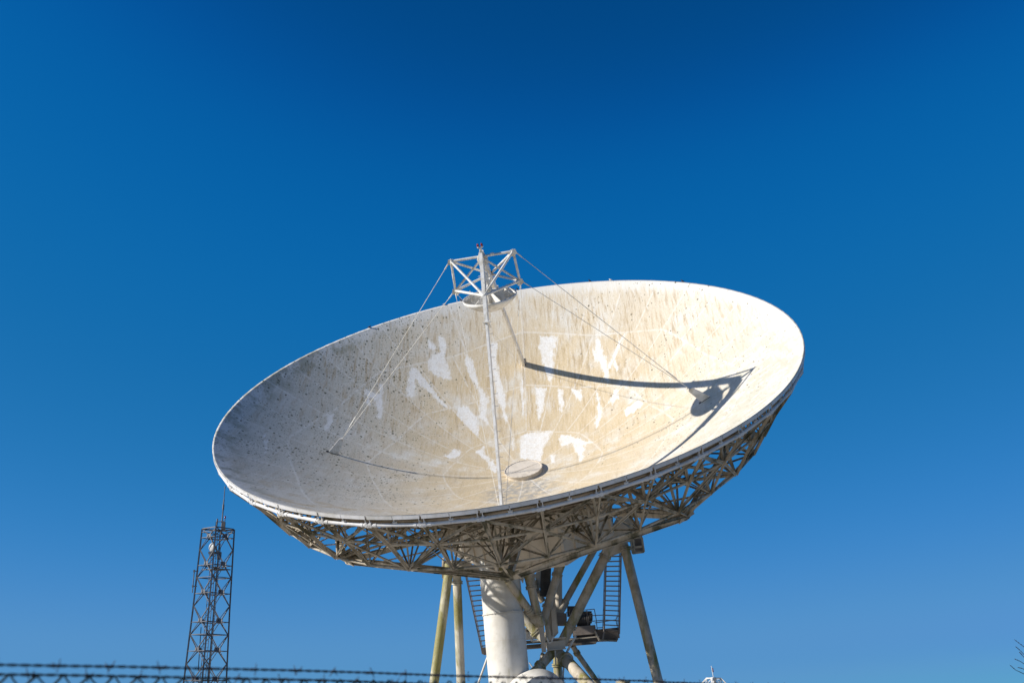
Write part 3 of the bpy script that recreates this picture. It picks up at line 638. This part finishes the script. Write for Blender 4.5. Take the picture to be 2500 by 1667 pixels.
for (x0, y0, x1, y1) in ((1520, 868, 1635, 857), (1635, 857, 1652, 950), (1652, 950, 1665, 1080), (1565, 862, 1580, 1060), (1580, 918, 1730, 912), (1585, 972, 1735, 958), (1640, 985, 1840, 955), (1665, 1030, 1730, 1028), (1835, 955, 1850, 915), (1835, 955, 1845, 1010)):
    m.tube(z6(x0, y0, YP+.1), z6(x1, y1, YP+.1), r, 6)
m.build('railing', M_STAIR, ROOT)
m = MB()
for (x0, y0, x1, y1) in ((1375, 890, 1410, 870), (1375, 890, 1378, 960), (1405, 860, 1405, 910)): m.tube(z6(x0, y0, YP+.1), z6(x1, y1, YP+.1), r, 6)
m.build('hoop_rail', M_STAIR, ROOT)
m = MB(); c = z6(1530, 940, YP+.6); m.box(c+Vector((.1, .2, .05)), .75, .6, .62); m.tube(c+Vector((-.35, -.15, -.18)), c+Vector((.38, -.15, -.18)), .27, 18); m.tube(c+Vector((.0, -.15, -.3)), c+Vector((0, -.15, -.68)), .10, 12); m.tube(c+Vector((.36, -.2, .05)), c+Vector((.5, -.2, .05)), .2, 16)
for i in range(6): m.tube(c+Vector((-.28+i*.11, -.16, -.18)), c+Vector((-.28+i*.11+.025, -.16, -.18)), .30, 18)
m.build('drive_motor', M_DARK, ROOT)
m = MB(); m.box(z6(1418, 880, YP+.6), .4, .4, .55); m.build('control_box', M_DARK, ROOT)
# stair ladders
def stairs(l0, l1, r0, r1, Y0, Y1, n, y_lo, y_hi, foot=()):
    m = MB(); L0, L1, Q0, Q1 = z6(*l0, Y0), z6(*l1, Y1), z6(*r0, Y0), z6(*r1, Y1)
    for p, q in ((L0, L1), (Q0, Q1)): m.beam(p, q, .07, .24, (0, 1, 0))
    o = m.build('stair_ladder', M_STAIR, ROOT)
    t = MB()
    for i in range(n):
        f = (i+.5)/n; a, b = L0.lerp(L1, f), Q0.lerp(Q1, f); t.beam(a, b, .22, .045)
    t.build('tread', M_STAIR, o)
    h = MB()
    for p, q in ((L0, L1), (Q0, Q1)):
        u = Vector((0, .75, .25)); h.tube(p+u, q+u, .022, 6)
        for i in range(5): f = i/4; h.tube(p.lerp(q, f), p.lerp(q, f)+u, .018, 6)
    h.build('handrail', M_STAIR, o)
    return o
o = stairs((1745, 350), (1725, 1070), (1882, 345), (1866, 1080), 57.2, 58.8, 16, 0, 0)
m = MB(); m.beam(z6(1866, 1075, 58.8), z6(1842, 1150, 58.8), .07, .16, (0, 1, 0)); m.beam(z6(1725, 1065, 58.8), z6(1715, 1135, 58.8), .07, .16, (0, 1, 0)); m.build('stair_foot', M_STAIR, o)
o = stairs((440, 530), (600, 1270), (580, 520), (745, 1250), 59.4, 60.6, 16, 0, 0)
m = MB(); m.plate([z6(590, 1215, 60.4), z6(760, 1200, 60.4), z6(760, 1270, 60.4), z6(610, 1282, 60.4)], .5); m.build('stair_foot', M_STAIR, o)
# ------------------------------------------------------------------ lattice mast on the left
YM = 74.
mt = at(533, 1291, YM); mb_ = Vector((mt.x, YM, 0)); ZTOP = mt.z
MAST = thing('lattice_mast', 'grey steel lattice telecom mast with whip antennas left of the dish', 'mast', mb_)
def hw(z): return 1.05 + max(0, ZTOP-z)*.023 + max(0, ZTOP-5.6-z)*.012
ANG = [-81, 9, 99, 189]   # front, right, back, left legs
def leg(i, z): a = R_(ANG[i]); h = hw(z); return Vector((mb_.x+h*math.cos(a), YM+h*math.sin(a), z))
for i in range(4):
    m = MB(); zs = [ZTOP + (.35 if i == 0 else 0), ZTOP-5.6, 0]
    for z0, z1 in zip(zs[:-1], zs[1:]): m.angle(leg(i, z0), leg(i, z1), .085, .02, (math.cos(R_(ANG[i])), math.sin(R_(ANG[i])), 0))
    if i == 3:
        for q in range(40): z = ZTOP-.2-q*.3; m.tube(leg(i, z), leg(i, z)+Vector((-.10, 0, 0)), .012, 5)
    m.build('leg', M_GALV, MAST)
BAY = 1.87; zc0 = ZTOP-.52
for k in range(8):
    zc = zc0-k*BAY
    if zc < 1: break
    zu, zl = min(zc+BAY/2, ZTOP-.02), zc-BAY/2
    m = MB()
    for i in range(4):
        j = (i+1) % 4; c = (leg(i, zc)+leg(j, zc))/2
        for i_, z_ in ((i, zu), (j, zu), (i, zl), (j, zl)): m.angle(leg(i_, z_), c, .045, .014, (0, 0, 1))
        m.angle(leg(i, zc-.12), leg(j, zc-.12), .042, .014, (0, 0, 1)); e = (leg(j, zc)-leg(i, zc)).normalized()
        m.plate([c+e*.2+Vector((0, 0, .12)), c-e*.2+Vector((0, 0, .12)), c-e*.2-Vector((0, 0, .16)), c+e*.2-Vector((0, 0, .16))], .03)
    if k % 2:
        for i in range(4): m.angle(leg(i, zl), leg((i+1) % 4, zl), .04, .014, (0, 0, 1))
        m.angle(leg(0, zl), leg(2, zl), .035, .012, (0, 0, 1)); m.angle(leg(1, zl), leg(3, zl), .035, .012, (0, 0, 1))
    mids = [(leg(i, zc-.12)+leg((i+1) % 4, zc-.12))/2 for i in range(4)]
    for i in range(4): m.angle(mids[i], mids[(i+1) % 4], .035, .012, (0, 0, 1))
    m.build('bracing_bay', M_GALV, MAST)
m = MB()
for i in range(4):
    m.angle(leg(i, ZTOP-.02), leg((i+1) % 4, ZTOP-.02), .07, .02, (0, 0, 1))
    a, b = leg(i, ZTOP-.25), leg((i+1) % 4, ZTOP-.25); m.angle(a, b, .04, .015, (0, 0, 1)); m.tube((a+b)/2, (a+b)/2+Vector((0, 0, .24)), .02, 5)
m.angle(leg(0, ZTOP-.04), leg(2, ZTOP-.04), .06, .02, (0, 0, 1)); m.angle(leg(1, ZTOP-.08), leg(3, ZTOP-.08), .06, .02, (0, 0, 1))
m.build('top_frame', M_GALV, MAST)
m = MB(); cx = Vector((mb_.x-.12, YM-.2, 0))
for s_ in (-.17, .17): m.tube(cx+Vector((s_, 0, 0)), cx+Vector((s_, 0, ZTOP)), .022, 6)
for i in range(int(ZTOP/.28)): m.tube(cx+Vector((-.17, 0, i*.28)), cx+Vector((.17, 0, i*.28)), .012, 5)
for s_ in (-.05, .0, .06): m.tube(cx+Vector((s_+.35, .1, 0)), cx+Vector((s_+.35, .1, ZTOP-1)), .02, 6)
m.build('climbing_ladder', M_GALV, MAST)
zp = zc0-BAY-.35; m = MB()
m.plate([leg(0, zp).lerp(leg(2, zp), .15), leg(1, zp).lerp(leg(3, zp), .03), leg(2, zp).lerp(leg(0, zp), .2), leg(1, zp).lerp(leg(3, zp), .55)], .06)
m.plate([leg(3, zp-.05).lerp(leg(1, zp), .1), leg(0, zp-.05).lerp(leg(2, zp), .12), leg(0, zp-.05).lerp(leg(2, zp), .5)], .05); m.build('platform', M_DARK, MAST)
# fittings
wb = at(541, 1286, YM); m = MB(); m.tube(wb-Vector((0, 0, .5)), wb+Vector((.0, 0, 1.9)), .045, 8); m.tube(wb+Vector((0, 0, 1.2)), wb+Vector((0, 0, 1.55)), .07, 8); m.tube(wb+Vector((0, 0, 1.9)), wb+Vector((.0, 0, 2.75)), .028, 8)
m.tube(wb+Vector((.0, 0, 2.70)), wb+Vector((.0, 0, 2.83)), .04, 8); m.build('whip_antenna', M_GALV, MAST)
m = MB(); m.box(wb+Vector((.14, -.02, .10)), .2, .18, .52); m.build('radio_box', M_DARK, MAST)
m = MB(); q = wb+Vector((.0, -.05, .38)); m.tube(q, q+Vector((.22, 0, .05)), .02, 6); m.tube(q+Vector((.20, 0, .02)), q+Vector((.20, 0, .2)), .03, 8); m.tube(q, q+Vector((-.35, 0, -.02)), .03, 6); m.tube(leg(0, ZTOP+.1), leg(0, ZTOP+.55), .05, 8)
lb = m.build('lamp_bracket', M_GALV, MAST)
m = MB(); m.lathe([(.045, 0), (.055, .06), (.045, .15), (.01, .19)], Matrix.Translation(q+Vector((.20, 0, .2))), 12); m.build('warning_lamp', M_RED, lb)
c = at(516, 1335, YM-.3); m = MB(); ax = Vector((-.55, -.83, -.02)); Rm = Matrix.Translation(c) @ ax.to_track_quat('Z', 'Y').to_matrix().to_4x4()
m.lathe([(.02, .03), (.12, .028), (.22, .01), (.29, -.03), (.30, -.06), (.27, -.1), (.1, -.22), (.02, -.24)], Rm, 32); m.build('dish_drum', M_DRUM, MAST)
m = MB(); m.box(c+Vector((.05, .25, -.36)), .5, .35, .14); m.box(c+Vector((.0, -.05, -.5)), .12, .12, .3); m.tube(c+Vector((.05, .15, -.6)), c+Vector((.05, .15, .2)), .045, 8); m.box(c+Vector((.52, .25, -.55)), .26, .2, .5); m.build('dish_bracket', M_GALV, MAST)
a, b = at(474.5, 1390, YM), at(469.5, 1446, YM); m = MB(); m.tube(a, b, .035, 8)
for f in (.06, .72): p = a.lerp(b, f); m.tube(p, p+Vector((.28, 0, 0)), .03, 6); m.box(p, .1, .1, .14)
m.build('dipole_antenna', M_GALV, MAST)
p, q = at(491, 1530, YM), at(484, 1635, YM); m = MB(); m.tube(p, q, .03, 6); m.tube(q, q+Vector((.4, 0, .05)), .03, 6); m.build('dipole_antenna', M_GALV, MAST)

# ------------------------------------------------------------------ small white lattice frame far to the right
YF = 112.; tc = at(1742, 1654.5, YF)
PY = thing('lattice_pylon', 'small white lattice pylon with a thin rod far behind the fence', 'pylon', (tc.x, YF, 0))
hh = .50; zt = tc.z; spread = 2.4
def pc(i, z): f = hh + (zt-z)/zt*spread; sx, sy = ((-1, -1), (1, -1), (1, 1), (-1, 1))[i]; v = Matrix.Rotation(R_(24), 3, 'Z') @ Vector((sx*f, sy*f, 0)); return Vector((tc.x, YF, z)) + v
for i in range(4):
    m = MB(); m.beam(pc(i, zt), pc(i, 0), .13, .13); m.build('leg', M_FEED, PY)
for i in range(4):
    m = MB(); j = (i+1) % 4; m.beam(pc(i, zt), pc(j, zt), .12, .12)
    for z0, z1 in ((zt, zt*.8), (zt*.8, zt*.55), (zt*.55, zt*.2)):
        c = (pc(i, z1)+pc(j, z1))/2; m.beam(pc(i, z0), c, .06, .06); m.beam(pc(j, z0), c, .06, .06); m.beam(pc(i, z1), pc(j, z1), .08, .08)
    m.build('side_lattice', M_FEED, PY)
m = MB(); m.beam(pc(0, zt-.02), pc(2, zt-.02), .08, .08); m.beam(pc(1, zt-.06), pc(3, zt-.06), .08, .08); m.tube(Vector((tc.x, YF, zt-.7)), Vector((tc.x, YF, zt+.1)), .22, 12); m.build('top_frame', M_FEED, PY)
p, q = at(1741.5, 1651, YF), at(1736.6, 1624.5, YF); m = MB(); m.tube(p, q, .035, 8); m.tube(p.lerp(q, .48), p.lerp(q, .52), .06, 8); m.build('rod', M_FEED, PY)
m = MB(); o = p.lerp(q, .42)+Vector((.09, 0, 0)); m.tube(o, o+Vector((-.03, 0, .28)), .045, 8); m.tube(o+Vector((-.03, 0, .3)), o+Vector((-.05, 0, .40)), .05, 8); m.build('lamp', M_RED, PY)

# ------------------------------------------------------------------ fence in front
FA = Vector((-1.181, 2.63)); FB = Vector((.584, 4.57)); FD = (FB-FA).normalized(); FNR = Vector((-FD.y, FD.x))
def fpt(px, py):
    v = ray(px, py); t = (FA.dot(FNR))/(v.x*FNR.x+v.y*FNR.y); return CAM+v*t
def fs(s, z): return Vector((FA.x+FD.x*s, FA.y+FD.y*s, z))
def sval(p): return (Vector((p.x, p.y))-FA).dot(FD)
FEN = thing('fence', 'chain link fence topped with barbed wire in front of the antennas', 'fence', fs(1.5, 0))
ZTM = fpt(22, 1646).z
m = MB(); per = .066; s0 = sval(fpt(22, 1648)); nrow = int(ZTM/.033)
smin, smax = -1.6, 5.4
for c in range(int((smax-smin)/per)):
    sb = s0+per*(c+round((smin-s0)/per)); pts = []
    for k in range(0, 53):
        z = ZTM-k*.033
        if z < 0: break
        pts.append(fs(sb + (0 if k % 2 == 0 else per/2), z) + Vector((FNR.x, FNR.y, 0))*(.004 if (c+k) % 2 else -.004))
    for a, b in zip(pts[:-1], pts[1:]): m.tube(a, b, .0023, 5, caps=False)
    pts2 = [fs(sb-(0 if k % 2 == 0 else per/2), ZTM-k*.033) + Vector((FNR.x, FNR.y, 0))*(-.004 if (c+k) % 2 else .004) for k in range(0, 53)]
    for a, b in zip(pts2[:-1], pts2[1:]): m.tube(a, b, .0034, 5, caps=False)
m.build('chain_link_mesh', M_MESH, FEN)
def wire(pix, phase, spacing):
    P = [fpt(*q) for q in pix]
    d0 = (P[0]-P[1]).normalized(); d1 = (P[-1]-P[-2]).normalized(); P = [P[0]+d0*.7]+P+[P[-1]+d1*1.2]
    m = MB(); L = 0; nxt = phase; tw = 0
    for a, b in zip(P[:-1], P[1:]):
        d = (b-a); ln = d.length; d.normalize(); n = max(2, int(ln/.010)); u, w = perp(d)
        for s_ in (0, math.pi):
            pts = []
            for i in range(n+1): ph = 2*math.pi*(L+ln*i/n)/.062 + s_; pts.append(a+d*(ln*i/n)+(u*math.cos(ph)+w*math.sin(ph))*.0022)
            m.path(pts, .0018, 4)
        while nxt < L+ln:
            c = a+d*(nxt-L); ra = random.uniform(0, 3)
            for q in range(2):
                o = c+d*(.006*(q-.5)*2); m.tube(o-d*.004, o+d*.004, .0042, 8)
                dv = (u*math.cos(ra+q*1.5)+w*math.sin(ra+q*1.5)+d*random.uniform(-.3, .3)).normalized()*.017; m.tube(o-dv, o+dv, .0013, 5)
            nxt += spacing*random.uniform(.94, 1.06)
        L += ln
    m.build('barbed_wire', M_WIRE, FEN)
wire([(0, 1622), (120, 1624), (300, 1626.5), (500, 1631), (700, 1635), (900, 1641), (1100, 1648.5), (1300, 1653.5), (1484, 1658), (1530, 1660), (1580, 1661), (1620, 1664), (1740, 1668), (1900, 1673)], .12, .145)
wire([(0, 1645.5), (150, 1647), (320, 1650), (560, 1655), (800, 1660), (1000, 1667), (1300, 1678), (1540, 1686), (1800, 1694)], .03, .142)
pp = fpt(1536, 1660.5)
for s_ in (sval(pp), sval(pp)-2.9):
    m = MB(); zt_ = pp.z+.0 if s_ == sval(pp) else ZTM-.03; o = fs(s_, 0) + Vector((FNR.x, FNR.y, 0))*.03
    m.beam(o, Vector((o.x, o.y, zt_-.01)), .036, .036, (FD.x, FD.y, 0)); m.beam(Vector((o.x, o.y, zt_-.012)), Vector((o.x, o.y, zt_-.002)), .042, .040, (FD.x, FD.y, 0))
    m.build('fence_post', M_POST, FEN)

# ------------------------------------------------------------------ bare tree at the right edge
TX, TY = 10.3, 17.4
TR = thing('bare_tree', 'leafless tree whose thin dark twigs poke in at the right edge', 'tree', (TX, TY, 0))
M_TWIG = paint('twig_bark', (.05, .038, .035), (.11, .06, .055), rough=.8)
tm = MB(); cm_ = MB()
def ray_px(p):
    v = Vector(p)-CAM; d = v.dot(FWD); return 1250+FPX*v.x/d, 833.5-FPX*v.dot(UPV)/d
def grow(p, d, ln, r, depth, mbx):
    n = 4; q = p
    for i in range(n):
        d = (d+Vector((random.uniform(-.18, .18), random.uniform(-.18, .18), random.uniform(-.04, .10)))).normalized(); e = q+d*(ln/n)
        if e.z > 2.45 or (e.x < 8.25 and e.z > 1.2): break
        mbx.tube(q, e, r*(1-.4*i/n), max(4, 9-depth*2), r2=r*(1-.4*(i+1)/n)); q = e
        if depth < 5 and (i > 0 or depth > 0):
            for _ in range(2 if depth < 2 else random.choice((1, 1, 2))):
                az = random.uniform(0, 2*math.pi)
                nd = (d*.55+Vector((math.cos(az), math.sin(az), random.uniform(-.1, .5)))).normalized(); grow(q, nd, ln*random.uniform(.5, .66), r*.52, depth+1, cm_)
grow(Vector((TX, TY, -.1)), Vector((0, 0, 1)), 1.9, .11, 0, tm)
LIMB = [Vector((TX, TY, 1.0)), Vector((TX-.7, TY-.3, 1.32)), Vector((TX-1.35, TY-.6, 1.6)), Vector((TX-1.75, TY-.75, 1.78))]
for i in range(3): cm_.tube(LIMB[i], LIMB[i+1], .05-.012*i, 8, r2=.05-.012*(i+1))
for px0, py0, px1, py1, px2, py2 in ((2476, 1560, 2500, 1578, 2560, 1640), (2479, 1577, 2492, 1588, 2550, 1650), (2488, 1590, 2497, 1600, 2550, 1655), (2476, 1607, 2492, 1614, 2560, 1660), (2465, 1622, 2479, 1634, 2560, 1672), (2484, 1628, 2497, 1631, 2560, 1668)):
    a, b, c = at(px0, py0, TY-.9), at(px1, py1, TY-.85), at(px2, py2, TY-.75)
    cm_.tube(b, a, .0045, 5, r2=.0025); cm_.tube(c, b, .008, 5, r2=.0045); cm_.tube(LIMB[random.choice((2, 3))], c, .014, 5, r2=.008)
    for f in (.3, .55, .8): q = b.lerp(a, f); cm_.tube(q-Vector((.004, 0, .002)), q+Vector((.006, 0, .005)), .006, 5)
tm.build('trunk', M_TWIG, TR); cm_.build('crown', M_TWIG, TR)

# ------------------------------------------------------------------ birds on the far lip
def pigeon(mat):
    m = MB()
    def ell(c, rx, ry, rz, n=12, k=8, tilt=0):
        M = Matrix.Translation(c) @ Matrix.Rotation(tilt, 4, 'Y') @ Matrix.Diagonal((rx, ry, rz, 1)); m.lathe([(max(.02, math.sin(math.pi*i/k)), -math.cos(math.pi*i/k)) for i in range(k+1)], M, n)
    ell(Vector((0, 0, .115)), .15, .072, .075, tilt=R_(-24)); ell(Vector((.125, 0, .235)), .042, .038, .042); m.tube((.08, 0, .16), (.12, 0, .225), .05, 10, r2=.034)
    m.tube((.155, 0, .232), (.195, 0, .226), .011, 6, r2=.003); m.plate([(-.10, -.03, .09), (-.10, .03, .09), (-.26, .035, .035), (-.26, -.035, .035)], .014)
    for s_ in (-1, 1): m.tube((.01, .03*s_, .06), (.01, .03*s_, 0), .008, 6); m.tube((.0, .03*s_, .004), (.05, .03*s_, .004), .008, 5)
    return m
M_BB = paint('dark_feathers', (.03, .026, .034), (.06, .05, .06), rough=.7); M_BW = paint('pale_feathers', (.55, .53, .50), (.35, .33, .31), rough=.7)
BL = [(-141.0, 0, 'dark bird perched on the lip well left of the feed stays', 1), (-160.9, 1, 'pale bird on the lip just left of the small secondary bowl', 1), (-165.2, 0, 'dark bird on the lip touching the left end of the secondary bowl', -1), (-179.5, 0, 'dark bird on the lip beside the right end of the secondary bowl', -1), (162.1, 0, 'dark bird on the lip nearest left of the pale bird on the top', -1), (156.8, 1, 'pale bird on the highest stretch of the lip', -1), (137.0, 0, 'lone dark bird on the descending right part of the lip', -1)]
for ang, kind, lab, face in BL:
    P = MD @ D(RD+.0, ang, DEP-.005); o = pigeon(M_BW if kind else M_BB).build('bird', M_BW if kind else M_BB, None, Matrix.Translation(P) @ Matrix.Rotation(R_(180 if face < 0 else 0)+random.uniform(-.9, .9), 4, 'Z') @ Matrix.Scale(.6, 4))
    tag(o, lab, 'bird', 'birds perched along the dish lip')

# ------------------------------------------------------------------ sky and sun
SAZ, SEL = R_(-102.0), R_(23.0)
w = bpy.data.worlds.new('World'); S.world = w; w.use_nodes = True; nt = w.node_tree; nt.nodes.clear()
sky = nt.nodes.new('ShaderNodeTexSky'); sky.sky_type = 'NISHITA'; sky.sun_disc = False; sky.sun_elevation = SEL; sky.sun_rotation = SAZ
sky.altitude = 0; sky.air_density = SKY[0]; sky.dust_density = SKY[1]; sky.ozone_density = SKY[2]
sky.altitude = 3000
sc1 = nt.nodes.new('ShaderNodeVectorMath'); sc1.operation = 'SCALE'; sc1.inputs['Scale'].default_value = .1
cu = nt.nodes.new('ShaderNodeRGBCurve')      # film response to sky colour; top end raised, unseen sky adds fill
for ci, pts in enumerate(SKYC):
    c = cu.mapping.curves[ci]
    while len(c.points) > 2: c.points.remove(c.points[1])
    c.points[0].location = pts[0]; c.points[1].location = pts[-1]
    for p_ in pts[1:-1]: c.points.new(*p_)
cu.mapping.extend = 'EXTRAPOLATED'; cu.mapping.use_clip = False; cu.mapping.update()
sc2 = nt.nodes.new('ShaderNodeVectorMath'); sc2.operation = 'SCALE'; sc2.inputs['Scale'].default_value = 10/2**EXPO
bg = nt.nodes.new('ShaderNodeBackground'); bg.inputs['Strength'].default_value = .1; ow = nt.nodes.new('ShaderNodeOutputWorld')
nt.links.new(sky.outputs[0], sc1.inputs[0]); nt.links.new(sc1.outputs[0], cu.inputs['Color']); nt.links.new(cu.outputs[0], sc2.inputs[0]); nt.links.new(sc2.outputs[0], bg.inputs[0]); nt.links.new(bg.outputs[0], ow.inputs[0])
sl = bpy.data.lights.new('sun', 'SUN'); so = bpy.data.objects.new('sun', sl); COL.objects.link(so); sl.energy = SUN; sl.angle = R_(.53); sl.color = (1, .955, .875)
sd = Vector((math.sin(SAZ)*math.cos(SEL), math.cos(SAZ)*math.cos(SEL), math.sin(SEL))); so.rotation_euler = sd.to_track_quat('Z', 'Y').to_euler(); so.location = (-20, 40, 30)
S.view_settings.view_transform = 'Standard'; S.view_settings.look = 'None'; S.view_settings.exposure = EXPO; S.view_settings.gamma = 1
S.cycles.use_denoising = True
S.cycles.max_bounces = 6
